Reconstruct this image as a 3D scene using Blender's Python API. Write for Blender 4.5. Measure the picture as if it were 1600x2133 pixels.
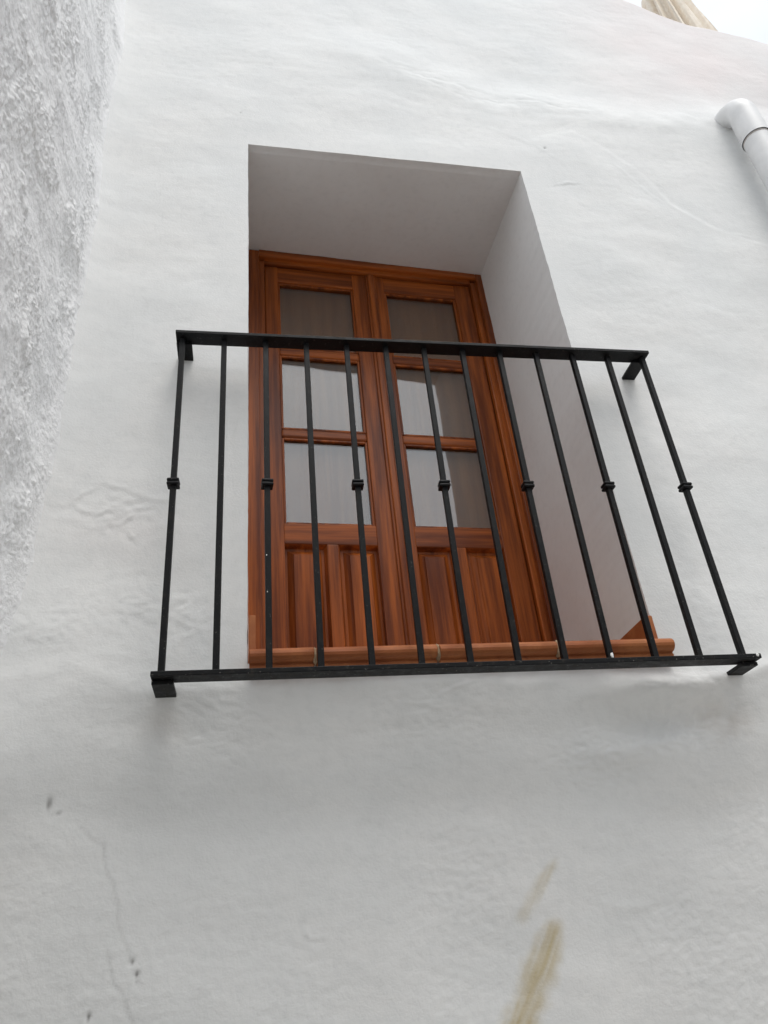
import bpy, bmesh, math, random
import numpy as np
from mathutils import Matrix, Vector

random.seed(7)
for o in list(bpy.data.objects):
    bpy.data.objects.remove(o, do_unlink=True)
scene = bpy.context.scene
C = scene.collection

# ------------------------------------------------------------------ camera
cam_data = bpy.data.cameras.new('camera')
cam = bpy.data.objects.new('camera', cam_data)
C.objects.link(cam)
scene.camera = cam
cam_data.sensor_fit = 'HORIZONTAL'
cam_data.sensor_width = 36.0
cam_data.lens = 1606.56 / 1600 * 36.0
cam_data.clip_start = 0.02
cam_data.clip_end = 1000
right = Vector((0.9849, -0.1482, -0.0897)).normalized()
fwd = Vector((0.1733, 0.8389, 0.5160)).normalized()
up = right.cross(fwd).normalized()
right = fwd.cross(up).normalized()
cam.matrix_world = Matrix(((right.x, up.x, -fwd.x, 0.0018),
                           (right.y, up.y, -fwd.y, -1.7919),
                           (right.z, up.z, -fwd.z, -0.8251),
                           (0, 0, 0, 1)))
scene.render.resolution_x = 768
scene.render.resolution_y = 1024

# ------------------------------------------------------------------ sky, sun, exposure
SUN_EL, SUN_AZ = 64.0, 156.0          # azimuth clockwise from +Y
world = bpy.data.worlds.new('World')
scene.world = world
world.use_nodes = True
wn, wl = world.node_tree.nodes, world.node_tree.links
wn.clear()
sky = wn.new('ShaderNodeTexSky')
sky.sky_type = 'NISHITA'
sky.sun_disc = False
sky.sun_elevation = math.radians(SUN_EL)
sky.sun_rotation = math.radians(SUN_AZ)
sky.air_density = 1.0
sky.dust_density = 4.0
sky.ozone_density = 1.0
hs = wn.new('ShaderNodeHueSaturation')
hs.inputs['Saturation'].default_value = 0.22
tc = wn.new('ShaderNodeTexCoord')
cn = wn.new('ShaderNodeTexNoise')
cn.inputs['Scale'].default_value = 2.2
cn.inputs['Detail'].default_value = 5
cr = wn.new('ShaderNodeMapRange')
cr.inputs['From Min'].default_value = 0.3
cr.inputs['From Max'].default_value = 0.7
cr.inputs['To Min'].default_value = 0.0
cr.inputs['To Max'].default_value = 1.0
cloud = wn.new('ShaderNodeMix')                              # the cloud sheet, thinner and thicker
cloud.data_type = 'RGBA'
cloud.inputs['A'].default_value = (7.4, 8.0, 8.9, 1)
cloud.inputs['B'].default_value = (12.1, 12.6, 13.1, 1)
mixc = wn.new('ShaderNodeMix')
mixc.data_type = 'RGBA'
mixc.inputs['Factor'].default_value = 0.65
bg = wn.new('ShaderNodeBackground')
bg.inputs['Strength'].default_value = 0.10
wo = wn.new('ShaderNodeOutputWorld')
wl.new(sky.outputs[0], hs.inputs['Color'])
wl.new(tc.outputs['Generated'], cn.inputs['Vector'])
wl.new(cn.outputs[0], cr.inputs['Value'])
wl.new(cr.outputs[0], cloud.inputs['Factor'])
wl.new(cloud.outputs['Result'], mixc.inputs['B'])
wl.new(hs.outputs[0], mixc.inputs['A'])
wl.new(mixc.outputs['Result'], bg.inputs['Color'])
wl.new(bg.outputs[0], wo.inputs['Surface'])

sun_data = bpy.data.lights.new('sun', 'SUN')
sun_data.energy = 1.15
sun_data.angle = math.radians(30)
sun_data.color = (1.0, 0.965, 0.91)
sun = bpy.data.objects.new('sun', sun_data)
C.objects.link(sun)
az, el = math.radians(SUN_AZ), math.radians(SUN_EL)
to_sun = Vector((math.sin(az) * math.cos(el), math.cos(az) * math.cos(el), math.sin(el)))
sun.rotation_euler = to_sun.to_track_quat('Z', 'Y').to_euler()

scene.view_settings.view_transform = 'Standard'
scene.view_settings.look = 'None'
scene.view_settings.gamma = 1.0
scene.view_settings.use_curve_mapping = False
scene.view_settings.exposure = 0.40

GROUND = -2.38

# ------------------------------------------------------------------ helpers
def tag(o, label=None, cat=None, group=None, kind=None):
    if label: o['label'] = label
    if cat: o['category'] = cat
    if group: o['group'] = group
    if kind: o['kind'] = kind
    return o

def thing(name, loc, label, cat, group=None):
    o = bpy.data.objects.new(name, None)
    C.objects.link(o)
    o.empty_display_size = 0.2
    o.location = loc
    return tag(o, label, cat, group)

def link(name, me, mat=None, parent=None, loc=None, rot=None):
    """loc is in the parent's frame; None = keep mesh coordinates as world ones under an unrotated empty"""
    o = bpy.data.objects.new(name, me)
    C.objects.link(o)
    if mat is not None and len(me.materials) == 0:
        me.materials.append(mat)
    if parent is not None:
        o.parent = parent
        if loc is None and parent.type == 'EMPTY':
            loc = -parent.location
    if loc is not None: o.location = loc
    if rot is not None: o.rotation_euler = rot
    return o

def mesh_np(name, v, f, smooth=True):
    me = bpy.data.meshes.new(name)
    v = np.ascontiguousarray(v, dtype=np.float32); f = np.ascontiguousarray(f, dtype=np.int32)
    n = f.shape[1]
    me.vertices.add(len(v)); me.vertices.foreach_set('co', v.ravel())
    me.loops.add(f.size); me.loops.foreach_set('vertex_index', f.ravel())
    me.polygons.add(len(f))
    me.polygons.foreach_set('loop_start', np.arange(0, f.size, n, dtype=np.int32))
    me.polygons.foreach_set('use_smooth', np.full(len(f), smooth))
    me.update(calc_edges=True)
    me.validate()
    return me

def attr(me, name, arr):
    a = me.attributes.new(name, 'FLOAT', 'POINT')
    a.data.foreach_set('value', np.ascontiguousarray(arr, dtype=np.float32))

def grid_faces(ni, nj, flip=False, keep=None):
    i, j = np.meshgrid(np.arange(ni - 1), np.arange(nj - 1), indexing='ij')
    a = i * nj + j; b = (i + 1) * nj + j; c = b + 1; d = a + 1
    f = np.stack([a, d, c, b] if flip else [a, b, c, d], -1)
    return f[keep] if keep is not None else f.reshape(-1, 4)

def bm_box(bm, x0, x1, y0, y1, z0, z1, bev=0.0, seg=2):
    t = bmesh.new()
    bmesh.ops.create_cube(t, size=1)
    for v in t.verts:
        v.co = Vector(((x0 + x1) / 2 + v.co.x * (x1 - x0), (y0 + y1) / 2 + v.co.y * (y1 - y0), (z0 + z1) / 2 + v.co.z * (z1 - z0)))
    if bev:
        bmesh.ops.bevel(t, geom=list(t.edges), offset=bev, segments=seg, profile=0.5, affect='EDGES', clamp_overlap=True)
    m = bpy.data.meshes.new('tmp'); t.to_mesh(m); t.free()
    bm.from_mesh(m); bpy.data.meshes.remove(m)

def bm_mesh(bm, name, smooth=False):
    me = bpy.data.meshes.new(name)
    bm.to_mesh(me); bm.free()
    if smooth:
        me.polygons.foreach_set('use_smooth', np.ones(len(me.polygons), dtype=bool))
    return me

def box_mesh(name, x0, x1, y0, y1, z0, z1, bev=0.002, seg=2):
    bm = bmesh.new(); bm_box(bm, x0, x1, y0, y1, z0, z1, bev, seg)
    return bm_mesh(bm, name)

def sweep(name, path, radii, n=24, caps=True):
    """tube along a 3-D polyline"""
    P = np.array(path, float); vs = []; fs = []
    T = np.gradient(P, axis=0); T /= np.linalg.norm(T, axis=1)[:, None]
    u = np.array([1.0, 0, 0]); u -= T[0] * (u @ T[0]); u /= np.linalg.norm(u)
    for k in range(len(P)):
        u = u - T[k] * (u @ T[k]); u /= np.linalg.norm(u); w = np.cross(T[k], u)
        for q in range(n):
            a = 2 * math.pi * q / n
            vs.append(P[k] + radii[k] * (math.cos(a) * u + math.sin(a) * w))
    for k in range(len(P) - 1):
        for q in range(n):
            fs.append((k * n + q, k * n + (q + 1) % n, (k + 1) * n + (q + 1) % n, (k + 1) * n + q))
    return mesh_np(name, np.array(vs), np.array(fs))

# ---- vectorised gradient noise
_rng = np.random.RandomState(11)
_perm = _rng.permutation(1024)
_ang = _rng.rand(1024) * 2 * np.pi
def gn(x, y, seed=0):
    xi = np.floor(x).astype(int); yi = np.floor(y).astype(int)
    xf = x - xi; yf = y - yi
    u = xf ** 3 * (xf * (xf * 6 - 15) + 10); v = yf ** 3 * (yf * (yf * 6 - 15) + 10)
    def g(ix, iy, dx, dy):
        h = _ang[_perm[(_perm[(ix + seed * 57) & 1023] + iy) & 1023]]
        return np.cos(h) * dx + np.sin(h) * dy
    a = g(xi, yi, xf, yf); b = g(xi + 1, yi, xf - 1, yf)
    c = g(xi, yi + 1, xf, yf - 1); d = g(xi + 1, yi + 1, xf - 1, yf - 1)
    return (a + (b - a) * u) * (1 - v) + (c + (d - c) * u) * v
def fbm(x, y, oct=4, seed=0, gain=0.5):
    s = 0; a = 1.0
    for k in range(oct):
        s = s + a * gn(x * 2 ** k + 13.7 * k, y * 2 ** k + 5.1 * k, seed + k)
        a *= gain
    return s
def ss(a, b, x):
    t = np.clip((x - a) / (b - a), 0, 1); return t * t * (3 - 2 * t)
def seg_dist(X, Z, pts):
    """distance to a polyline and the run along it (0..1)"""
    best = np.full(X.shape, 9.0); run = np.zeros(X.shape); side = np.zeros(X.shape)
    n = len(pts) - 1
    for k in range(n):
        ax, az_ = pts[k]; bx, bz = pts[k + 1]
        dx, dz = bx - ax, bz - az_; L = dx * dx + dz * dz
        t = np.clip(((X - ax) * dx + (Z - az_) * dz) / L, 0, 1)
        ex = X - ax - t * dx; ez = Z - az_ - t * dz
        d = np.hypot(ex, ez); m = d < best
        best = np.where(m, d, best); run = np.where(m, (k + t) / n, run)
        side = np.where(m, np.sign(dx * ez - dz * ex), side)
    return best, run, side

# ------------------------------------------------------------------ materials
def new_mat(name):
    m = bpy.data.materials.new(name); m.use_nodes = True
    nt = m.node_tree; b = nt.nodes['Principled BSDF']
    return m, nt.nodes, nt.links, b

def rgba(c): return (c[0], c[1], c[2], 1.0)

def noise(N, L, scale, detail=4, vec=None, rough=0.55):
    n = N.new('ShaderNodeTexNoise'); n.inputs['Scale'].default_value = scale
    n.inputs['Detail'].default_value = detail; n.inputs['Roughness'].default_value = rough
    if vec is not None: L.new(vec, n.inputs['Vector'])
    return n.outputs[0]

def mixcol(N, L, fac, a, b, mode='MIX'):
    m = N.new('ShaderNodeMix'); m.data_type = 'RGBA'; m.blend_type = mode
    for sock, val in (('Factor', fac), ('A', a), ('B', b)):
        if isinstance(val, (int, float)): m.inputs[sock].default_value = val
        elif isinstance(val, tuple): m.inputs[sock].default_value = rgba(val)
        else: L.new(val, m.inputs[sock])
    return m.outputs['Result']

def ramp(N, L, val, lo, hi, a=0.0, b=1.0):
    r = N.new('ShaderNodeMapRange'); r.interpolation_type = 'SMOOTHSTEP'
    r.inputs['From Min'].default_value = lo; r.inputs['From Max'].default_value = hi
    r.inputs['To Min'].default_value = a; r.inputs['To Max'].default_value = b
    L.new(val, r.inputs['Value']); return r.outputs[0]

def bump(N, L, b, h, strength, dist, prev=None):
    n = N.new('ShaderNodeBump'); n.inputs['Strength'].default_value = strength
    n.inputs['Distance'].default_value = dist
    L.new(h, n.inputs['Height'])
    if prev is not None: L.new(prev, n.inputs['Normal'])
    L.new(n.outputs[0], b.inputs['Normal']); return n.outputs[0]

def getattr_node(N, name):
    a = N.new('ShaderNodeAttribute'); a.attribute_name = name; return a.outputs['Fac']

def plaster(name, base, tint, fine, coarse, marks=False, brushed=0.30):
    m, N, L, b = new_mat(name)
    g = N.new('ShaderNodeNewGeometry').outputs['Position']
    c = mixcol(N, L, ramp(N, L, noise(N, L, 2.1, 5, g), 0.35, 0.68), base, tint)
    c = mixcol(N, L, ramp(N, L, noise(N, L, 37, 4, g), 0.45, 0.75, 0, 0.35), c, tuple(x * 0.9 for x in tint))
    mp = N.new('ShaderNodeMapping'); mp.inputs['Rotation'].default_value = (0, 0.5, 0); mp.inputs['Scale'].default_value = (7, 24, 30)
    L.new(g, mp.inputs['Vector'])
    brush = noise(N, L, 1.0, 4, mp.outputs[0], 0.65)
    c = mixcol(N, L, ramp(N, L, brush, 0.40, 0.72, 0, brushed), c, tuple(x * 0.93 for x in tint))
    if marks:
        c = mixcol(N, L, getattr_node(N, 'pink'), c, (0.80, 0.735, 0.725))
        och = mixcol(N, L, noise(N, L, 40, 3, g), (0.44, 0.34, 0.15), (0.55, 0.45, 0.25))
        c = mixcol(N, L, getattr_node(N, 'stain'), c, och)
        c = mixcol(N, L, getattr_node(N, 'brown_patch'), c, (0.46, 0.39, 0.32))
        c = mixcol(N, L, getattr_node(N, 'dark_marks'), c, (0.17, 0.165, 0.155))
    L.new(c, b.inputs['Base Color'])
    b.inputs['Roughness'].default_value = 0.85
    b.inputs['Specular IOR Level'].default_value = 0.2
    n1 = bump(N, L, b, noise(N, L, 34, 5, g, 0.6), coarse, 0.012)
    n2 = bump(N, L, b, brush, fine * 1.7 * brushed, 0.003, n1)
    bump(N, L, b, noise(N, L, 150, 4, g, 0.6), fine, 0.004, n2)
    return m

M_WALL = plaster('lime_plaster', (0.80, 0.80, 0.79), (0.755, 0.765, 0.762), 0.24, 0.055, True)
M_REVEAL = plaster('smooth_plaster', (0.84, 0.845, 0.84), (0.81, 0.815, 0.81), 0.06, 0.03, False, 0.05)
M_ROUGH = plaster('rough_render', (0.88, 0.88, 0.88), (0.84, 0.842, 0.848), 0.7, 0.35)

def wood(name, axis, dark=(0.125, 0.028, 0.007), light=(0.43, 0.112, 0.020), line=(0.12, 0.025, 0.006)):
    m, N, L, b = new_mat(name)
    oc = N.new('ShaderNodeTexCoord').outputs['Object']
    oi = N.new('ShaderNodeObjectInfo')
    ofs = N.new('ShaderNodeVectorMath'); ofs.operation = 'MULTIPLY_ADD'
    cmb = N.new('ShaderNodeCombineXYZ')
    for k in range(3): L.new(oi.outputs['Random'], cmb.inputs[k])
    ofs.inputs[1].default_value = (7.3, 3.1, 5.7)
    L.new(cmb.outputs[0], ofs.inputs[0]); L.new(oc, ofs.inputs[2])
    mp = N.new('ShaderNodeMapping')
    s = [26, 26, 26]; s['xyz'.index(axis)] = 1.3
    mp.inputs['Scale'].default_value = s
    L.new(ofs.outputs[0], mp.inputs['Vector'])
    n1 = noise(N, L, 1.0, 6, mp.outputs[0], 0.6)
    mp2 = N.new('ShaderNodeMapping')
    s2 = [150, 150, 150]; s2['xyz'.index(axis)] = 5
    mp2.inputs['Scale'].default_value = s2
    L.new(ofs.outputs[0], mp2.inputs['Vector'])
    n2 = noise(N, L, 1.0, 3, mp2.outputs[0])
    c = mixcol(N, L, ramp(N, L, n1, 0.33, 0.68), dark, light)
    c = mixcol(N, L, ramp(N, L, n2, 0.42, 0.75, 0, 0.45), c, line)
    L.new(c, b.inputs['Base Color'])
    b.inputs['Roughness'].default_value = 0.33
    b.inputs['Coat Weight'].default_value = 0.12
    b.inputs['Specular IOR Level'].default_value = 0.25
    b.inputs['Coat Roughness'].default_value = 0.22
    bump(N, L, b, n2, 0.12, 0.002)
    return m
M_WOODV = wood('varnished_wood_upright', 'z')
M_WOODH = wood('varnished_wood_level', 'x')
M_SHUT = wood('shutter_wood', 'z', (0.19, 0.070, 0.024), (0.30, 0.125, 0.045), (0.17, 0.06, 0.02))

def iron(name, worn):
    m, N, L, b = new_mat(name)
    g = N.new('ShaderNodeNewGeometry').outputs['Position']
    n = noise(N, L, 38, 5, g, 0.65)
    c = mixcol(N, L, ramp(N, L, n, 0.52, 0.75, 0, worn), (0.0050, 0.0054, 0.0062), (0.050, 0.042, 0.034))
    c = mixcol(N, L, ramp(N, L, noise(N, L, 160, 2, g), 0.66, 0.74, 0, worn), c, (0.20, 0.19, 0.17))
    L.new(c, b.inputs['Base Color'])
    L.new(ramp(N, L, n, 0.3, 0.7, 0.42, 0.62), b.inputs['Roughness'])
    b.inputs['Specular IOR Level'].default_value = 0.17
    bump(N, L, b, noise(N, L, 220, 3, g), 0.15, 0.0015)
    return m
M_IRON = iron('black_painted_iron', 0.25)
M_IRONW = iron('worn_black_iron', 0.75)

def terracotta():
    m, N, L, b = new_mat('terracotta')
    g = N.new('ShaderNodeNewGeometry').outputs['Position']
    c = mixcol(N, L, ramp(N, L, noise(N, L, 9, 5, g), 0.35, 0.7), (0.31, 0.092, 0.030), (0.47, 0.170, 0.060))
    c = mixcol(N, L, ramp(N, L, noise(N, L, 70, 4, g), 0.55, 0.75, 0, 0.5), c, (0.24, 0.085, 0.04))
    L.new(c, b.inputs['Base Color'])
    b.inputs['Roughness'].default_value = 0.6
    b.inputs['Specular IOR Level'].default_value = 0.3
    bump(N, L, b, noise(N, L, 90, 4, g), 0.2, 0.002)
    return m
M_TILE = terracotta()

def simple(name, c1, c2, scale, rough, bs=0.15, bd=0.003):
    m, N, L, b = new_mat(name)
    g = N.new('ShaderNodeNewGeometry').outputs['Position']
    n = noise(N, L, scale, 5, g)
    L.new(mixcol(N, L, ramp(N, L, n, 0.35, 0.68), c1, c2), b.inputs['Base Color'])
    b.inputs['Roughness'].default_value = rough
    bump(N, L, b, noise(N, L, scale * 5, 4, g), bs, bd)
    return m
M_MORTAR = simple('mortar', (0.30, 0.19, 0.11), (0.42, 0.31, 0.20), 60, 0.9, 0.5)
M_PIPE = simple('painted_pipe', (0.75, 0.75, 0.75), (0.66, 0.66, 0.66), 9, 0.45)
M_SEAM = simple('pipe_joint_sealant', (0.36, 0.32, 0.30), (0.48, 0.45, 0.43), 40, 0.8)
M_SPLASH = simple('white_paint', (0.80, 0.80, 0.78), (0.72, 0.72, 0.70), 60, 0.6)
M_CLOTH = simple('beige_canvas', (0.76, 0.67, 0.56), (0.82, 0.75, 0.65), 25, 0.9)
M_PAVE = simple('street_paving', (0.38, 0.365, 0.34), (0.45, 0.435, 0.405), 3, 0.9)
M_OPP = simple('old_whitewash', (0.62, 0.61, 0.59), (0.54, 0.53, 0.51), 3, 0.9)
M_DARK = simple('dark_room', (0.05, 0.04, 0.035), (0.07, 0.055, 0.045), 8, 0.9)
M_POLE = simple('parasol_wood', (0.30, 0.17, 0.08), (0.38, 0.22, 0.11), 20, 0.5)

def glass():
    m, N, L, b = new_mat('window_glass')
    N.remove(b)
    out = [n for n in N if n.type == 'OUTPUT_MATERIAL'][0]
    fr = N.new('ShaderNodeFresnel'); IOR = 2.12
    io = N.new('ShaderNodeMapRange')                         # same ratio from either side of the sheet
    io.inputs['To Min'].default_value = IOR; io.inputs['To Max'].default_value = 1 / IOR
    L.new(N.new('ShaderNodeNewGeometry').outputs['Backfacing'], io.inputs['Value'])
    L.new(io.outputs[0], fr.inputs['IOR'])
    gl = N.new('ShaderNodeBsdfGlossy'); gl.inputs['Roughness'].default_value = 0.0
    tr = N.new('ShaderNodeBsdfTransparent'); tr.inputs['Color'].default_value = (0.93, 0.95, 0.94, 1)
    mx = N.new('ShaderNodeMixShader')
    L.new(fr.outputs[0], mx.inputs[0]); L.new(tr.outputs[0], mx.inputs[1]); L.new(gl.outputs[0], mx.inputs[2])
    L.new(mx.outputs[0], out.inputs['Surface'])
    return m
M_GLASS = glass()

# ------------------------------------------------------------------ ground
gv = np.array([(-300, -300, GROUND), (300, -300, GROUND), (300, 300, GROUND), (-300, 300, GROUND)], float)
tag(link('ground', mesh_np('ground', gv, np.array([[0, 1, 2, 3]])), M_PAVE), kind='structure')

# ------------------------------------------------------------------ the house with the balcony door
W = 1.0723
HTL, HTR = 1.908, 1.8776          # front edge of the lintel, left and right
HBL, HBR = 1.9647, 1.9515         # back edge at the door frame
DL, DR = 0.53, 0.594              # reveal depth left and right
DANG = math.atan2(DR - DL, W)
ZS = -0.150                       # bottom of the opening in the wall
house = thing('whitewashed_house', (0.5, 0.0, GROUND), 'whitewashed lumpy plaster house with a deep-set brown balcony door', 'house')

def lin(a, b, step): return list(np.linspace(a, b, max(2, int(round((b - a) / step)) + 1)))[:-1]
xs = np.array(lin(-1.1, -.7, .02) + lin(-0.7, 0, .005) + lin(0, W, .005) + lin(W, 2.8, .005) + lin(2.8, 7.0, .06) + [7.0])
zs = np.array(lin(GROUND, -1.08, .03) + lin(-1.08, ZS, .004) + lin(ZS, HTL, .0065) + lin(HTL, 3.7, .0065) + [3.7])
i0 = int(np.argmin(abs(xs))); i1 = int(np.argmin(abs(xs - W)))
j0 = int(np.argmin(abs(zs - ZS))); j1 = int(np.argmin(abs(zs - HTL)))
X, Z = np.meshgrid(xs, zs, indexing='ij')
# the lintel edge falls a little to the right
fall = np.exp(-((Z - HTL) / 0.25) ** 2) * (Z > -0.2)
Z = Z + (HTR - HTL) * np.clip(X / W, 0, 1) * fall
Z[i0:i1 + 1, j1] = HTL + (HTR - HTL) * xs[i0:i1 + 1] / W
wob = 0.0022 * fbm(Z * 5.0, Z * 0 + 2.2, 3, 45) + 0.0012 * fbm(Z * 30, Z * 0 + 4.2, 2, 46)
X = X + np.where((Z > -.1) & (Z < HTL - .02), wob * (np.exp(-np.abs(X) / .03) - np.exp(-np.abs(X - W) / .03)), 0)
wob = 0.0022 * fbm(X * 5.0, X * 0 + 7.2, 3, 47) + 0.0010 * fbm(X * 30, X * 0 + 9.2, 2, 48)
Z = Z + wob * np.exp(-np.abs(Z - HTL) / .05) * ss(0, .05, X) * ss(0, .05, W - X)
# parapet: everything above is squeezed under its sloping, uneven top line
PX = [-2, 1.2, 1.75, 2.003, 2.09, 2.207, 2.301, 2.457, 2.609, 2.708, 3.2, 4.5, 7.0]
PZ = [3.70, 3.68, 3.61, 3.50, 3.435, 3.365, 3.315, 3.283, 3.237, 3.20, 3.08, 2.98, 2.95]
ptop = np.interp(xs, PX, PZ)
ptop = np.convolve(np.pad(ptop, 9, mode='edge'), np.ones(19) / 19, 'valid') + 0.006 * fbm(xs * 5, xs * 0 + 3.3, 3, 40)
hi = Z > 2.1
Z = np.where(hi, 2.1 + (Z - 2.1) * ((ptop[:, None] - 2.1) / (3.7 - 2.1)), Z)

Y = 0.016 * fbm(X * 1.3, Z * 1.6, 3, 3, .4) + 0.0030 * fbm(X * 4.0, Z * 6.0, 3, 9, .42)
Y += 0.0005 * fbm(X * 26, Z * 40, 2, 15) * (0.5 + ss(-.1, .4, fbm(X * 2.2, Z * 2.2, 2, 17)))
# trowel swirls
wx = X + 0.12 * fbm(X * 2.3, Z * 2.3, 2, 21); wz = Z + 0.12 * fbm(X * 2.3 + 5, Z * 2.3, 2, 22)
Y += 0.0012 * (1 - np.abs(gn(wx * 3.2, wz * 9.0, 31)) * 2) * ss(0.0, .3, fbm(X * 1.9, Z * 1.9, 2, 33) + .1)
# soft corner towards the rough wall on the left
XC = lambda z: np.interp(z, [-2.4, -.9, -.35, -.07, .003, .12, .23, .37, .53, .70, .89, 1.10, 1.44, 1.75, 2.14, 2.47, 2.85, 3.7],
                         [-.95, -.80, -.62, -.567, -.562, -.552, -.545, -.53, -.526, -.521, -.523, -.511, -.510, -.525, -.522, -.53, -.552, -.56])
xc = XC(Z)
Y -= 0.045 * np.exp(-np.maximum(X - xc, -.05) / 0.045)
# set-back above the terrace level, with a lumpy ridge of filler along it
RX = [-1, .21, .50, .70, .91, 1.07, 1.21, 1.42, 1.64, 1.88, 2.11, 2.6, 7]
RZ = [2.80, 2.72, 2.637, 2.522, 2.447, 2.383, 2.42, 2.367, 2.347, 2.365, 2.40, 2.38, 2.36]
rz = np.interp(X, RX, RZ) + 0.012 * fbm(X * 7, Z * 2, 2, 51)
amt = 0.034 * ss(0.2, 1.1, X)
Y += amt * ss(-0.10, 0.26, Z - rz + .05 * fbm(X * 2.5, Z * 2.5, 2, 57))
Y -= 0.0045 * ss(.3, .8, X) * np.exp(-((Z - rz + .03) / .09) ** 2) * (0.7 + 0.8 * fbm(X * 8, Z * 8, 2, 53))
rg = ss(.45, .75, X) * (1 - ss(1.25, 1.6, X)) * np.exp(-((Z - rz) / .06) ** 2)
Y += 0.0035 * rg * (1 - 2 * np.abs(fbm(X * 6 + 3 * Z, Z * 13, 3, 55)))
# long curved trowel ridge right of the door
d, run, side = seg_dist(X, Z, [(1.22, 2.12), (1.36, 2.17), (1.48, 2.07), (1.595, 1.932), (1.683, 1.726), (1.813, 1.607), (1.956, 1.534), (2.05, 1.51), (2.4, 1.47)])
along = np.clip(.35 + 1.6 * fbm(X * 5, Z * 5, 2, 61), 0, 1) * ss(.1, .45, run)
Y -= 0.0009 * np.exp(-(d / .009) ** 2) * along
Y += 0.0040 * np.exp(-(d / .06) ** 2) * (side > 0) * ss(0, .03, d) * (.4 + .6 * along)
d2, run2, side2 = seg_dist(X, Z, [(1.50, 1.98), (1.62, 1.78), (1.74, 1.66), (1.9, 1.585), (2.1, 1.545)])
Y -= 0.0010 * np.exp(-(d2 / .007) ** 2) * np.clip(.2 + 1.8 * fbm(X * 6, Z * 6, 2, 63), 0, 1)
for pts, a, wd in (([(1.0, 2.16), (1.12, 2.10), (1.20, 2.02), (1.27, 1.93), (1.26, 1.84)], .0010, .012), ([(1.20, 1.80), (1.26, 1.825), (1.29, 1.822)], .003, .007),
                   ([(-.45, .30), (-.429, .33), (-.372, .361), (-.322, .346), (-.271, .316), (-.209, .308)], .0030, .006),
                   ([(-.495, .285), (-.436, .285), (-.387, .264), (-.342, .293)], .0028, .005),
                   ([(-.35, .235), (-.32, .245), (-.29, .27)], .0022, .005), ([(-.30, .21), (-.285, .19)], .004, .005),
                   ([(.122, -.706), (.127, -.725), (.136, -.735), (.155, -.738)], .0022, .004),
                   ([(.60, -.205), (.50, -.23), (.46, -.245)], .004, .004), ([(.80, -.72), (.92, -.735), (1.02, -.71)], .0012, .012)):
    d, run, side = seg_dist(X, Z, pts)
    prof = np.exp(-(d / wd) ** 2) * np.clip(.5 + 1.5 * fbm(X * 14, Z * 14, 2, 65), .1, 1)
    Y -= a * prof * np.sin(np.pi * np.clip(run, .04, .96)) ** .5
    Y += 0.5 * a * np.exp(-(d / (wd * 3)) ** 2) * (side < 0) * (1 - prof)
# crinkled patches
for px, pz, r, a in ((-.32, .28, .11, .0022), (-.28, .02, .10, .0022), (-.12, -.03, .09, .0034), (1.15, .02, .12, .0016), (-.47, -.05, .10, .0025), (1.08, -.31, .15, .0045), (.86, -.40, .12, .003), (.45, -.27, .22, .0018), (-.05, -.26, .2, .0016)):
    Y -= a * np.exp(-(((X - px) / r) ** 2 + ((Z - pz) / (r * .6)) ** 2)) * (1 - 2.2 * np.abs(fbm(X * 20 + 5 * Z, Z * 38, 3, 71)))
# the mason ran the edges of the opening straight
de = np.hypot(np.maximum(np.maximum(-X, X - W), 0), np.maximum(np.maximum(-.1 - Z, Z - HTL), 0))
Y *= 0.12 + 0.88 * ss(0.0, 0.16, de)
# floor-level swelling: the wall below it stands back
BX = [-1, -.547, -.46, -.388, -.30, -.181, -.017, .152, .326, .507, .688, .884, 1.073, 1.298, 1.363, 1.8, 3, 7]
BZ = [-.20, -.197, -.167, -.158, -.196, -.223, -.224, -.225, -.232, -.221, -.247, -.229, -.262, -.245, -.221, -.24, -.24, -.24]
bz = np.interp(xs, BX, BZ)
bz = np.convolve(np.pad(bz, 9, mode='edge'), np.ones(19) / 19, 'valid')[:, None] + 0.006 * fbm(X * 6, Z * 2, 2, 81)
t = bz - Z
A = 0.040 * ss(-.55, -.10, X) + 0.004
tw = t + 0.03 * fbm(X * 3.1, Z * 3.1, 3, 85)
Y += A * (0.55 * ss(-0.02, 0.11, tw) + .45 * ss(-.01, .26, tw)) 
lean = 0.19 * np.clip(t - .03, 0, 1.1) * ss(.03, .3, t)          # it leans back towards its foot
Y += lean
Xl = X / (1 + (Y + 0 * X) / 1.79)
Y -= (0.0015 + .0035 * ss(-.2, .2, X)) * np.exp(-((t + .018) / .022) ** 2) * (1 + .9 * fbm(X * 7, Z * 7, 2, 83))
# the lump under the right bracket
Y -= 0.022 * np.exp(-(((X - 1.02) / .16) ** 2 + ((Z + .255) / .035) ** 2))
Y += 0.020 * np.exp(-(((X - 1.06) / .14) ** 2 + ((Z + .325) / .04) ** 2))
Y -= 0.010 * np.exp(-(((X - .93) / .10) ** 2 + ((Z + .40) / .03) ** 2))
# fine lime-wash ripples low down
low = ss(-.35, -.5, Z)
Y -= 0.0012 * low * fbm(X * 48 + 24 * Z, Z * 62 - 20 * X, 2, 91) * (0.55 + 1.3 * fbm(X * 3, Z * 3, 2, 92))
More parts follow.
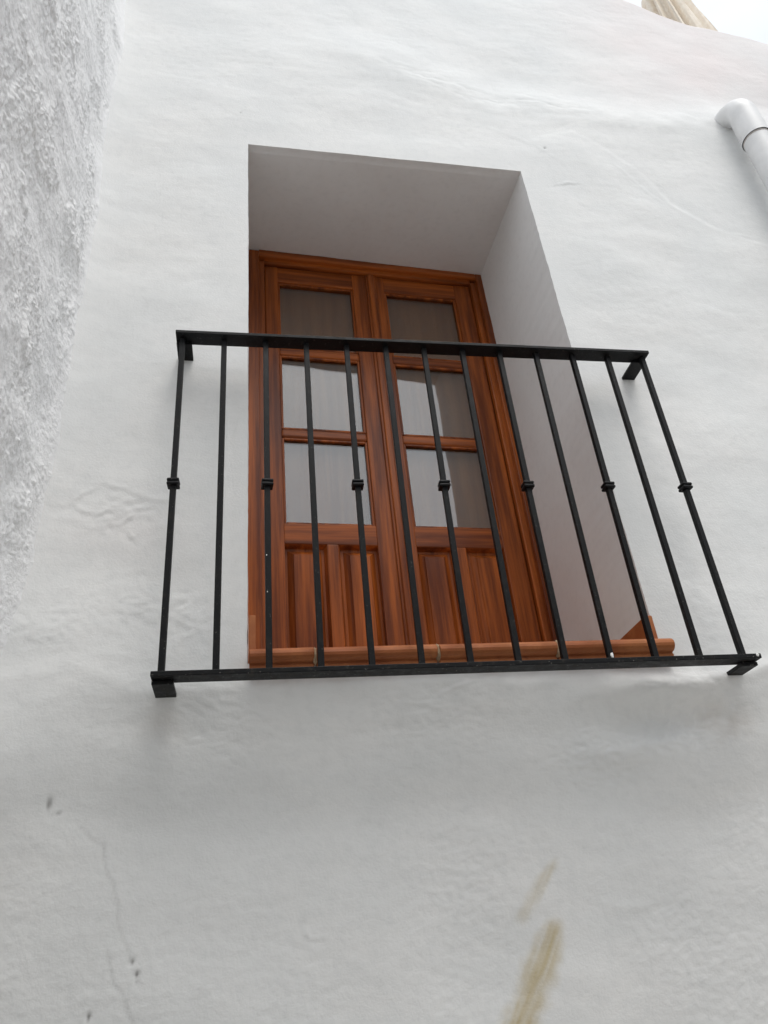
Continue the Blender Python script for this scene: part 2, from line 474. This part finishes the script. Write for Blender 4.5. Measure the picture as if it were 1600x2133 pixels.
# small holes and cracks: shallow dents with a darker colour painted in
dark_marks = np.zeros_like(X)
for hx, hz, rx, rzz in ((-.412, -.437, .0045, .012), (-.390, -.456, .003, .003), (-.221, -.748, .0035, .005), (-.210, -.771, .0035, .0055), (-.208, -.785, .002, .003), (-.292, -.837, .003, .008), (1.21, 2.045, .006, .005), (-.03, 2.1, .003, .003)):
    g = np.exp(-(((Xl - hx) / rx) ** 2 + ((Z - hz) / rzz) ** 2))
    dark_marks = np.maximum(dark_marks, .72 * g); Y += 0.005 * g
for pts, k in (([(-.342, -.485), (-.318, -.51), (-.295, -.526), (-.281, -.573), (-.268, -.61), (-.256, -.646), (-.251, -.68), (-.232, -.724), (-.223, -.748)], .30),
               ([(-.27, -.725), (-.262, -.754), (-.249, -.787), (-.224, -.82), (-.208, -.855), (-.20, -.92), (-.18, -1.0)], .34),
               ([(-.46, -.62), (-.43, -.635), (-.40, -.61), (-.35, -.60)], .10)):
    jx = 0.006 * fbm(X * 16, Z * 16, 2, 95)
    d, run, side = seg_dist(Xl + jx, Z + jx, pts)
    g = np.exp(-(d / .0036) ** 2)
    dark_marks = np.maximum(dark_marks, .52 * k * g); Y += .0006 * g
# ochre run marks, slanting
stain = np.zeros_like(X)
for pts, w0, w1, k in (([(.668, -.735), (.640, -.772), (.600, -.840), (.548, -.925), (.50, -1.0)], .012, .036, .85), ([(.690, -.612), (.645, -.655), (.600, -.71), (.562, -.752)], .008, .015, .40)):
    d, run, side = seg_dist(Xl, Z, pts)
    wd = w0 + (w1 - w0) * np.clip(run * 2.2, 0, 1)
    streak = 0.80 + 0.40 * fbm((X * .86 - Z * .5) * 90, (X * .5 + Z * .86) * 8, 3, 101)
    edge = 1 - ss(.15, 1.45, d / wd + .35 * fbm(X * 30, Z * 30, 2, 103))
    stain = np.maximum(stain, k * edge * np.clip(streak, 0.25, 1.15) * ss(0, .22, run) * (1 if w1 > .02 else (1 - ss(.75, 1, run))))
brown_patch = .55 * np.exp(-(((X - 1.215) / .06) ** 2 + ((Z + .335) / .045) ** 2)) * np.clip(.6 + fbm(X * 12, Z * 12, 3, 107), 0, 1)  # brownish tint on the wall below the right and left lower brackets
brown_patch += .22 * np.exp(-(((X + .19) / .05) ** 2 + ((Z + .27) / .05) ** 2)) * np.clip(.6 + fbm(X * 12, Z * 12, 3, 109), 0, 1)
brown_patch += .25 * np.exp(-(((X - 1.03) / .05) ** 2 + ((Z - .55) / .16) ** 2)) * 0
pink = .75 * ss(-.05, .35, Z - rz) * ss(1.3, 2.1, X) + .3 * np.exp(-(((X + .3) / .16) ** 2 + ((Z - .22) / .08) ** 2))
pink = np.clip(pink * (.8 + .6 * fbm(X * 2.5, Z * 2.5, 3, 111)), 0, 1)

Vw = np.stack([X, Y, Z], -1)
keep = np.ones((len(xs) - 1, len(zs) - 1), bool); keep[i0:i1, j0:j1] = False
# rounded top of the parapet and its back
nx = len(xs)
capz = [(0.02, 0.018), (0.05, 0.030), (0.10, 0.035), (0.17, 0.030), (0.21, 0.010), (0.225, -0.03), (0.225, -0.9)]
rows = []
for dy, dz in capz:
    rows.append(np.stack([xs, Vw[:, -1, 1] + dy, Vw[:, -1, 2] + dz + 0.004 * fbm(xs * 9, xs * 0 + dy * 20, 2, 120)], -1))
cap = np.stack([Vw[:, -1]] + rows, 1)
fw = grid_faces(nx, len(zs), keep=keep)
fc = grid_faces(nx, cap.shape[1]) + nx * len(zs)
# remap the first cap row onto the wall's top row
remap = np.arange(nx * len(zs) + cap.shape[0] * cap.shape[1])
for i in range(nx): remap[nx * len(zs) + i * cap.shape[1]] = i * len(zs) + len(zs) - 1
me = mesh_np('front_wall', np.concatenate([Vw.reshape(-1, 3), cap.reshape(-1, 3)]), np.concatenate([fw, remap[fc]]))
z_ = np.zeros(cap.shape[0] * cap.shape[1])
for nme, arr in (('stain', stain), ('brown_patch', brown_patch), ('dark_marks', dark_marks)):
    attr(me, nme, np.concatenate([arr.ravel(), z_]))
attr(me, 'pink', np.concatenate([pink.ravel(), np.repeat(pink[:, -1], cap.shape[1])]))
link('front_wall', me, M_WALL, house)

# reveal: soffit and both jambs, running back from the wall's own edge
def frame_pt(u, z):                       # point on the plane of the door frame
    return (u * math.cos(DANG), DL + u * math.sin(DANG), z)
NS = 40
sgrid = np.concatenate([[0, .012, .03, .055, .062, .07, .10], np.linspace(.15, 1.06, NS - 7)])
def strip(name, edge, back, flip, dispdir, groove=False):
    e = np.array(edge); bk = np.array(back)
    P = e[:, None, :] * (1 - sgrid[None, :, None]) + bk[:, None, :] * sgrid[None, :, None]
    a = np.linspace(0, len(e) * .006, len(e))[:, None]; s_ = sgrid[None, :] * .55
    dsp = (0.0035 * fbm(a * 3.1 + 0 * s_, s_ * 3.1 + 0 * a, 3, 131) + 0.0008 * fbm(a * 20 + 0 * s_, s_ * 20 + 0 * a, 2, 133)) * ss(0, .15, sgrid)[None, :]
    if groove:
        dsp = dsp - 0.0014 * np.where(sgrid > .058, 1, 0)[None, :]
    P = P + dsp[..., None] * np.array(dispdir)[None, None, :]
    return P.reshape(-1, 3), grid_faces(len(e), len(sgrid), flip)
vv, ff, base = [], [], 0
uR = 1.0775
def zmap(z, hf, hb): return ZS + (z - ZS) * (hb - ZS) / (hf - ZS)
for spec in ('soffit', 'right', 'left'):
    if spec == 'soffit':
        edge = Vw[i0:i1 + 1, j1]; back = [frame_pt(uR * x / W, HBL + (HBR - HBL) * x / W) for x in xs[i0:i1 + 1]]
        P, F = strip(spec, edge, back, True, (0, 0, 1), True)
    elif spec == 'right':
        edge = Vw[i1, j0:j1 + 1]; back = [frame_pt(uR, zmap(z, edge[-1][2], HBR)) for z in edge[:, 2]]
        P, F = strip(spec, edge, back, True, (1, 0, 0))
    else:
        edge = Vw[i0, j0:j1 + 1]; back = [frame_pt(-0.0, zmap(z, edge[-1][2], HBL)) for z in edge[:, 2]]
        P, F = strip(spec, edge, back, False, (1, 0, 0))
    vv.append(P); ff.append(F + base); base += len(P)
link('door_reveal', mesh_np('door_reveal', np.concatenate(vv), np.concatenate(ff)), M_REVEAL, house)
# body of the house behind its front: terrace floor, side and back walls
bm = bmesh.new()
bm_box(bm, -0.7, 7.0, 0.27, 6.0, 2.36, 2.44)
link('roof_terrace', bm_mesh(bm, 'roof_terrace'), M_MORTAR, house)
bm = bmesh.new()
bm_box(bm, 6.80, 7.0 - .003, 0.12, 6.0, GROUND, 2.355)
bm_box(bm, -0.7, 6.795, 5.8, 6.0 - .003, GROUND, 2.355)
link('rear_wall', bm_mesh(bm, 'rear_wall'), M_OPP, house)
bm = bmesh.new()
bm_box(bm, -0.4, 1.5, 1.9, 2.0, -0.2, 2.34); bm_box(bm, -0.4, -0.3, .75, 1.895, -0.2, 2.34); bm_box(bm, 1.4, 1.5, .75, 1.895, -0.2, 2.34)
bm_box(bm, -0.29, 1.39, .70, 1.895, -0.3, -0.2)
link('room_wall', bm_mesh(bm, 'room_wall'), M_DARK, house)

# ---- door frame and leaves, in the door's own plane (local: x across, y into the house, z up)
hoff = Vector((0, DL, 0)) - house.location
drot = (0, 0, DANG)
FT = 1.957
bm = bmesh.new()
bm_box(bm, -0.03, 0.046, 0.0, 0.085, -0.13, FT, .004); bm_box(bm, 0.040, 0.0715, 0.018, 0.080, -0.13, FT - .045, .004)
bm_box(bm, 1.048, 1.11, 0.0, 0.085, -0.13, FT, .004); bm_box(bm, 1.0225, 1.052, 0.018, 0.080, -0.13, FT - .045, .004)
link('door_frame', bm_mesh(bm, 'door_frame'), M_WOODV, house, hoff, drot)
bm = bmesh.new()
bm_box(bm, 0.0455, 1.0485, 0.001, 0.084, FT - .034, FT + .04, .004); bm_box(bm, 0.070, 1.024, 0.0185, 0.0795, FT - .056, FT - .030, .004)
link('door_head', bm_mesh(bm, 'door_head'), M_WOODH, house, hoff, drot)

def moulded_panel(name, x0, x1, z0, z1, y):
    """raised-and-fielded panel: sunk margin, sloping shoulder, flat field"""
    steps = [(0.0, y + .003), (.005, y + .012), (.009, y + .024), (.018, y + .024), (.036, y + .010), (.039, y + .006)]
    v = []; f = []
    for ins, yy in steps:
        v += [(x0 + ins, yy, z0 + ins), (x1 - ins, yy, z0 + ins), (x1 - ins, yy, z1 - ins), (x0 + ins, yy, z1 - ins)]
    for k in range(len(steps) - 1):
        for q in range(4):
            f.append((4 * k + q, 4 * k + (q + 1) % 4, 4 * k + 4 + (q + 1) % 4, 4 * k + 4 + q))
    n = 4 * (len(steps) - 1); f.append((n, n + 1, n + 2, n + 3))
    b0 = len(v); v += [(x0, y + .034, z0), (x1, y + .034, z0), (x1, y + .034, z1), (x0, y + .034, z1)]
    f.append((b0 + 3, b0 + 2, b0 + 1, b0)); 
    for q in range(4): f.append((b0 + q, b0 + (q + 1) % 4, (q + 1) % 4, q))
    return mesh_np(name, np.array(v), np.array(f), False)

def wavy_pane(x0, x1, z0, z1, y):
    n = 9; v = []; k_ = random.uniform(0, 50)
    gx, gz = np.meshgrid(np.linspace(x0, x1, n), np.linspace(z0, z1, n), indexing='ij')
    dy = 0.0008 * gn(gx * 5 + k_, gz * 4 + k_, 19) + 0.0004 * gn(gx * 11 + k_, gz * 9, 23)
    f1 = grid_faces(n, n)
    front = np.stack([gx, y + dy, gz], -1).reshape(-1, 3); back = np.stack([gx, y + .004 + dy, gz], -1).reshape(-1, 3)
    return mesh_np('pane', np.concatenate([front, back]), np.concatenate([f1, grid_faces(n, n, True) + n * n]))

LY = 0.036                                # front face of the leaves
PZ3 = [(.585, .968), (1.010, 1.388), (1.430, 1.812)]
def leaf(xa, xb, pa, pb, panels):
    """xa..xb leaf, pa..pb glass opening"""
    bm = bmesh.new()
    bm_box(bm, xa, pa, LY, LY + .042, -0.105, 1.902, .0045); bm_box(bm, pb, xb, LY, LY + .042, -0.105, 1.902, .0045)
    lf = link('door_leaf', bm_mesh(bm, 'door_leaf'), M_WOODV, house, hoff, drot)
    e = .003
    for za, zb in ((-0.105, 0.045), (.500, .585), (1.812, 1.901)):
        link('rail', box_mesh('rail', pa - e, pb + e, LY + .0015, LY + .041, za, zb, .0045), M_WOODH, lf)
    for za, zb in ((.968, 1.010), (1.388, 1.430)):
        link('glazing_bar', box_mesh('glazing_bar', pa - e, pb + e, LY + .004, LY + .038, za, zb, .010, 3), M_WOODH, lf)
    link('panel_mullion', box_mesh('panel_mullion', panels[0][1], panels[1][0], LY + .0015, LY + .040, .042, .503, .0045), M_WOODV, lf)
    for x0, x1 in panels:
        link('panel', moulded_panel('panel', x0 - .001, x1 + .001, .044, .501, LY), M_WOODV, lf)
    for za, zb in PZ3:
        link('pane', wavy_pane(pa - .004, pb + .004, za - .004, zb + .004, LY + .020), M_GLASS, lf)
        bm = bmesh.new(); w = .009
        bm_box(bm, pa - .001, pa + w, LY + .008, LY + .0195, za, zb, .003); bm_box(bm, pb - w, pb + .001, LY + .008, LY + .0195, za, zb, .003)
        bm_box(bm, pa + w, pb - w, LY + .0082, LY + .0193, za - .001, za + w, .003); bm_box(bm, pa + w, pb - w, LY + .0082, LY + .0193, zb - w, zb + .001, .003)
        link('glazing_bead', bm_mesh(bm, 'glazing_bead'), M_WOODV, lf)
    # wooden shutter folded shut on the room side of the glass
    bm = bmesh.new()
    n = 1
    for k in range(n):
        bm_box(bm, xa + .02 + k * (xb - xa - .04) / n + .0004, xa + .02 + (k + 1) * (xb - xa - .04) / n - .0004, LY + .055, LY + .072, .54, 1.86, .003)
    link('inner_shutter', bm_mesh(bm, 'inner_shutter'), M_SHUT, lf)
    return lf
leaf(0.0735, 0.5335, 0.130, 0.462, [(.122, .277), (.321, .469)])
lf2 = leaf(0.5365, 1.0205, 0.608, 0.942, [(.596, .744), (.795, .955)])
bm = bmesh.new()
bm_box(bm, .524, .568, LY - .010, LY - .001, -.10, 1.898, .003); bm_box(bm, .533, .559, LY - .019, LY - .0095, -.10, 1.896, .006, 3)
link('cover_strip', bm_mesh(bm, 'cover_strip'), M_WOODV, lf2)

# ---- terracotta: rounded sill nosing, step floor, skirting
SZ = -0.128
def nosing(name, x0, x1):
    prof = [(0.30, SZ), (-0.028, SZ)]
    R_ = .0175
    for k in range(9):
        a = math.pi / 2 + math.pi * k / 8
        prof.append((-0.028 + R_ * 1.25 * math.cos(a), SZ - R_ + R_ * math.sin(a)))
    prof += [(-0.026, SZ - .039), (-0.030, SZ - .041), (-0.028, SZ - .050), (0.30, SZ - .050)]
    pr = np.array(prof); n = len(pr); v = []; f = []
    w = 0.0012
    for xx in (x0, x0 + .002, x1 - .002, x1):
        sh = .0015 if xx in (x0, x1) else 0
        for y_, z_p in pr: v.append((xx, y_ + (sh if y_ < 0 else 0), z_p - sh * (z_p >= SZ - .001)))
    for k in range(3):
        for q in range(n):
            f.append((k * n + q, k * n + (q + 1) % n, (k + 1) * n + (q + 1) % n, (k + 1) * n + q))
    m = bpy.data.meshes.new(name)
    m.from_pydata(v, [], f + [tuple(range(n)), tuple(reversed(range(3 * n, 4 * n)))])
    bm = bmesh.new(); bm.from_mesh(m); bmesh.ops.recalc_face_normals(bm, faces=bm.faces); bm.to_mesh(m); bm.free()
    return m
seams = [0.004, .160, .463, .775, 1.090]
sill = link('sill', box_mesh('sill', 0.006, 1.066, 0.02, .60, SZ - .052, SZ - .003, .001), M_MORTAR, house)
for k in range(4):
    a, b = seams[k] + (.0035 if k else 0), seams[k + 1] - (.0035 if k < 3 else 0)
    tl = link('sill_tile', nosing('sill_tile', a, b), M_TILE, sill, (0, random.uniform(-.0015, .0015), random.uniform(-.001, .001)))
    tl.rotation_euler = (0, random.uniform(-.004, .004), random.uniform(-.004, .004))
for xx in seams[1:4]:
    bm = bmesh.new()
    bmesh.ops.create_icosphere(bm, subdivisions=3, radius=1)
    for v in bm.verts:
        r = 1 + .3 * float(fbm(np.array([v.co.x * 3 + xx * 9]), np.array([v.co.z * 3 + v.co.y]), 3, 5)[0])
        v.co = Vector((xx + v.co.x * .007 * r, -.029 + v.co.y * .0185 * r, SZ - .0215 + v.co.z * .0215 * r))
    link('mortar_joint', bm_mesh(bm, 'mortar_joint', True), M_MORTAR, sill)
for k in range(3):
    x0 = .004 + k * .356
    link('step_tile', box_mesh('step_tile', x0, x0 + .350, .302, .585, SZ - .012, SZ - .001 - .0015 * (k == 1), .002), M_TILE, sill)
# skirting along both jambs
for nm, x0, x1, z1, ye in (('skirting_tile', .0035, .0205, -.026, .53), ('skirting_tile', 1.056, 1.0765, -.052, .585)):
    for y0, y1 in ((-.004, .28), (.284, ye)):
        link(nm, box_mesh(nm, x0, x1, y0, y1, SZ + .001, z1, .0025), M_TILE, house)

# ------------------------------------------------------------------ rough neighbouring wall on the left
rough = thing('rough_wall', (-0.65, -0.7, GROUND), 'rough gritty white rendered wall meeting the house at the left edge', 'wall')
ys = np.concatenate([np.linspace(.03, -.95, 298), np.linspace(-.954, -.97, 5)])
zr = np.concatenate([np.linspace(GROUND, -.35, 60), np.linspace(-.345, 3.3, 1100), np.linspace(3.31, 3.5, 12)])
YY, ZZ = np.meshgrid(ys, zr, indexing='ij')
ay = np.clip(-YY, -.03, 9)
base = XC(ZZ) + 0.045 * np.exp(-ay / .045)
XX = 0.012 * fbm(YY * 2.2, ZZ * 2.2, 3, 201) + 0.008 * fbm(YY * 7, ZZ * 7, 3, 203)
patch = ss(-.15, .25, fbm(YY * 4.5 + 3, ZZ * 3.4, 3, 205))          # where the throw is coarse
smear = fbm((YY + .22 * ZZ) * 34, (ZZ - .22 * YY) * 9, 3, 207)
grit = fbm(YY * 66, ZZ * 42, 3, 209, .75)
peb = np.clip(gn(YY * 104, ZZ * 70, 211), 0.05, 1)
XX += (0.0055 * smear + 0.0042 * grit + 0.0085 * peb) * (0.45 + 0.65 * patch)
led = gn((YY + .2 * ZZ) * 8, ZZ * 5, 215); XX += 0.006 * ss(.02, .07, led) * patch      # ledges left by the trowel
XX = base + XX * (0.32 + 0.68 * ss(.01, .13, ay + .05 * fbm(YY * 9, ZZ * 9, 2, 217)))
nzr = len(zr)
ztop, yend = XX.shape[1] - 1, XX.shape[0] - 1
XX[:, ztop] = -1.1; XX[yend, :] = -1.1                        # return into the wall's core at its top and end
mr = mesh_np('render_face', np.stack([XX, YY, ZZ], -1).reshape(-1, 3), grid_faces(len(ys), nzr, True))
link('render_face', mr, M_ROUGH, rough)
bm = bmesh.new(); bm_box(bm, -1.60, -1.02, -.975, .04, GROUND, 3.5, .02)
link('wall_core', bm_mesh(bm, 'wall_core'), M_ROUGH, rough)

# ------------------------------------------------------------------ wrought railing
rail = thing('balcony_railing', (0.53, -0.09, -0.25), 'black iron balcony railing with collared bars in front of the door', 'railing')
ro = -rail.location
def bar_between(name, p, q, hy, hz, mat, parent, bev=.0015):
    p, q = Vector(p), Vector(q); L_ = (q - p).length
    bm = bmesh.new(); bm_box(bm, -L_ / 2, L_ / 2, -hy, hy, -hz, hz, bev)
    o = link(name, bm_mesh(bm, name), mat, parent, (p + q) / 2 - rail.location)
    dvec = q - p
    o.rotation_euler = (0, -math.atan2(dvec.z, math.hypot(dvec.x, dvec.y)), math.atan2(dvec.y, dvec.x))
    return o
ZT, ZB = 0.818, -0.207
bar_between('top_rail', (-.2055, -.0855, ZT + .004), (1.2685, -.0855, ZT - .003), .0245, .0055, M_IRON, rail)
bar_between('bottom_rail', (-.2102, -.0835, ZB), (1.2800, -.0835, ZB - .0065), .0245, .006, M_IRONW, rail)
for nm, x0, x1, z, yw in (('bracket', -.2050, -.1610, ZT - .0075, .02), ('bracket', 1.2240, 1.2680, ZT - .0140, .02),
                          ('bracket', -.2095, -.1620, ZB - .0125, .05), ('bracket', 1.2340, 1.2790, ZB - .0190, .05)):
    bmk = bmesh.new(); bm_box(bmk, x0, x1, -.085 if z < 0 else -.075, yw, z - .005, z + .005, .0015)
    link(nm, bm_mesh(bmk, nm), M_IRONW if z < 0 else M_IRON, rail, ro)
# bars
bm = bmesh.new(); HB = (ZT - ZB) / 2 - .004
bm_box(bm, -.0074, .0074, -.0074, .0074, -HB, HB, .0012)
bar_me = bm_mesh(bm, 'baluster'); bar_me.materials.append(M_IRON)
bm = bmesh.new()
bm_box(bm, -.0155, .0155, -.0155, .0155, -.0095, -.0012, .003); bm_box(bm, -.0155, .0155, -.0155, .0155, .0012, .0095, .003); bm_box(bm, -.0125, .0125, -.0125, .0125, -.004, .004, 0)
col_me = bm_mesh(bm, 'collar'); col_me.materials.append(M_IRON)
bars = []
for i in range(13):
    xt = -.1876 + .1200 * i + random.uniform(-.0012, .0012); xb = -.1895 + .1194 * i
    b = link('baluster', bar_me, None, rail, Vector(((xt + xb) / 2, -.085, (ZT + ZB) / 2 - .0004 * i)) - rail.location)
    b.rotation_euler = (0, math.atan2(xt - xb, 2 * HB), random.uniform(-.10, .10))
    bars.append(b)
    if i % 2 == 0:
        c = link('collar', col_me, None, b, (0, 0, .310 - (ZT + ZB) / 2 + .0004 * i))
# paint splashes on bars and rail
def splash(par, loc, sc, sd):
    bm = bmesh.new(); bmesh.ops.create_icosphere(bm, subdivisions=2, radius=1)
    for v in bm.verts:
        r = 1 + .45 * float(gn(np.array([v.co.x * 2 + sd]), np.array([v.co.z * 2 - sd]), 7)[0])
        v.co = Vector((v.co.x * sc[0] * r, v.co.y * sc[1], v.co.z * sc[2] * r))
    link('paint_splash', bm_mesh(bm, 'paint_splash', True), M_SPLASH, par, loc)
splash(bars[9], (.002, -.0074, -HB + .012), (.004, .0015, .008), 1.3)
splash(bars[2], (-.004, -.0074, -.36 + .15), (.0014, .001, .0022), 2.1)
splash(bars[2], (-.003, -.0074, -.31), (.0013, .001, .0018), 3.7)
splash(rail, Vector((1.270, -.108, ZB - .004)) - rail.location, (.004, .0015, .005), 4.4)

# ------------------------------------------------------------------ downpipe
pipe = thing('downpipe', (2.147, -.085, GROUND), 'white painted drainpipe bending out of the wall at the upper right', 'drainpipe')
px_, R_p, ypipe = 2.150, .054, -.088
path = [(px_, .12, 2.375), (px_, .02, 2.372)]
cy_, cz_, rb = ypipe + .10, 2.270, .10
for k in range(13):
    a = math.pi / 2 * k / 12
    path.append((px_, cy_ - rb * math.sin(a), cz_ + rb * math.cos(a)))
path += [(px_, ypipe, 2.17), (px_, ypipe, 2.10)]
link('elbow', sweep('elbow', path, [R_p + .004] * (len(path) - 3) + [R_p + .004, R_p + .006, R_p + .006], 32), M_PIPE, pipe)
link('joint', sweep('joint', [(px_, ypipe, 2.1045), (px_, ypipe, 2.101), (px_, ypipe, 2.092), (px_, ypipe, 2.088)], [R_p - .004, R_p + .0025, R_p + .0025, R_p - .004], 32), M_SEAM, pipe)
pz = list(np.linspace(2.096, GROUND + .05, 40))
link('pipe', sweep('pipe', [(px_ + .002 * math.sin(z * 3), ypipe, z) for z in pz], [R_p + .001] * 40, 32), M_PIPE, pipe)

# ------------------------------------------------------------------ closed parasol on the terrace
par = thing('parasol', (2.78, .52, 2.44), 'closed beige canvas parasol standing behind the parapet against the sky', 'parasol')
na, nh = 96, 40
v = []
for k in range(nh):
    tt = k / (nh - 1); z = 3.55 + 1.75 * tt
    r0 = .135 * (1 - tt) ** .55 + .02 - .035 * math.exp(-((tt - .80) / .06) ** 2)
    for q in range(na):
        a = 2 * math.pi * q / na
        r = r0 * (1 + .30 * math.cos(12 * a + 1.2 * math.sin(3 * tt)) + .12 * math.cos(29 * a + 4 * tt))
        v.append((2.78 + r * math.cos(a), .52 + r * math.sin(a), z - (.05 * math.cos(8 * a) if k == 0 else 0)))
f = [(k * na + q, k * na + (q + 1) % na, (k + 1) * na + (q + 1) % na, (k + 1) * na + q) for k in range(nh - 1) for q in range(na)]
link('canopy', mesh_np('canopy', np.array(v), np.array(f)), M_CLOTH, par)
link('pole', sweep('pole', [(2.78, .52, 2.47), (2.78, .52, 3.5), (2.78, .52, 5.33), (2.78, .52, 5.36)], [.02, .02, .02, .002], 16), M_POLE, par)
link('base', sweep('base', [(2.78, .52, 2.445), (2.78, .52, 2.446), (2.78, .52, 2.49), (2.78, .52, 2.52), (2.78, .52, 2.60)], [.001, .22, .21, .05, .03], 32), M_MORTAR, par)

# ------------------------------------------------------------------ house across the lane (behind the viewer)
opp = thing('lane_house', (0, -4.8, GROUND), 'low whitewashed house across the lane, behind the viewer', 'house')
bm = bmesh.new(); bm_box(bm, -1.3, 5.2, -9.0, -4.0, GROUND, 3.2, .05)
link('wall', bm_mesh(bm, 'wall'), M_OPP, opp)
link('door', box_mesh('door', 1.0, 2.0, -4.02, -3.97, GROUND, GROUND + 2.1, .01), M_WOODV, opp)
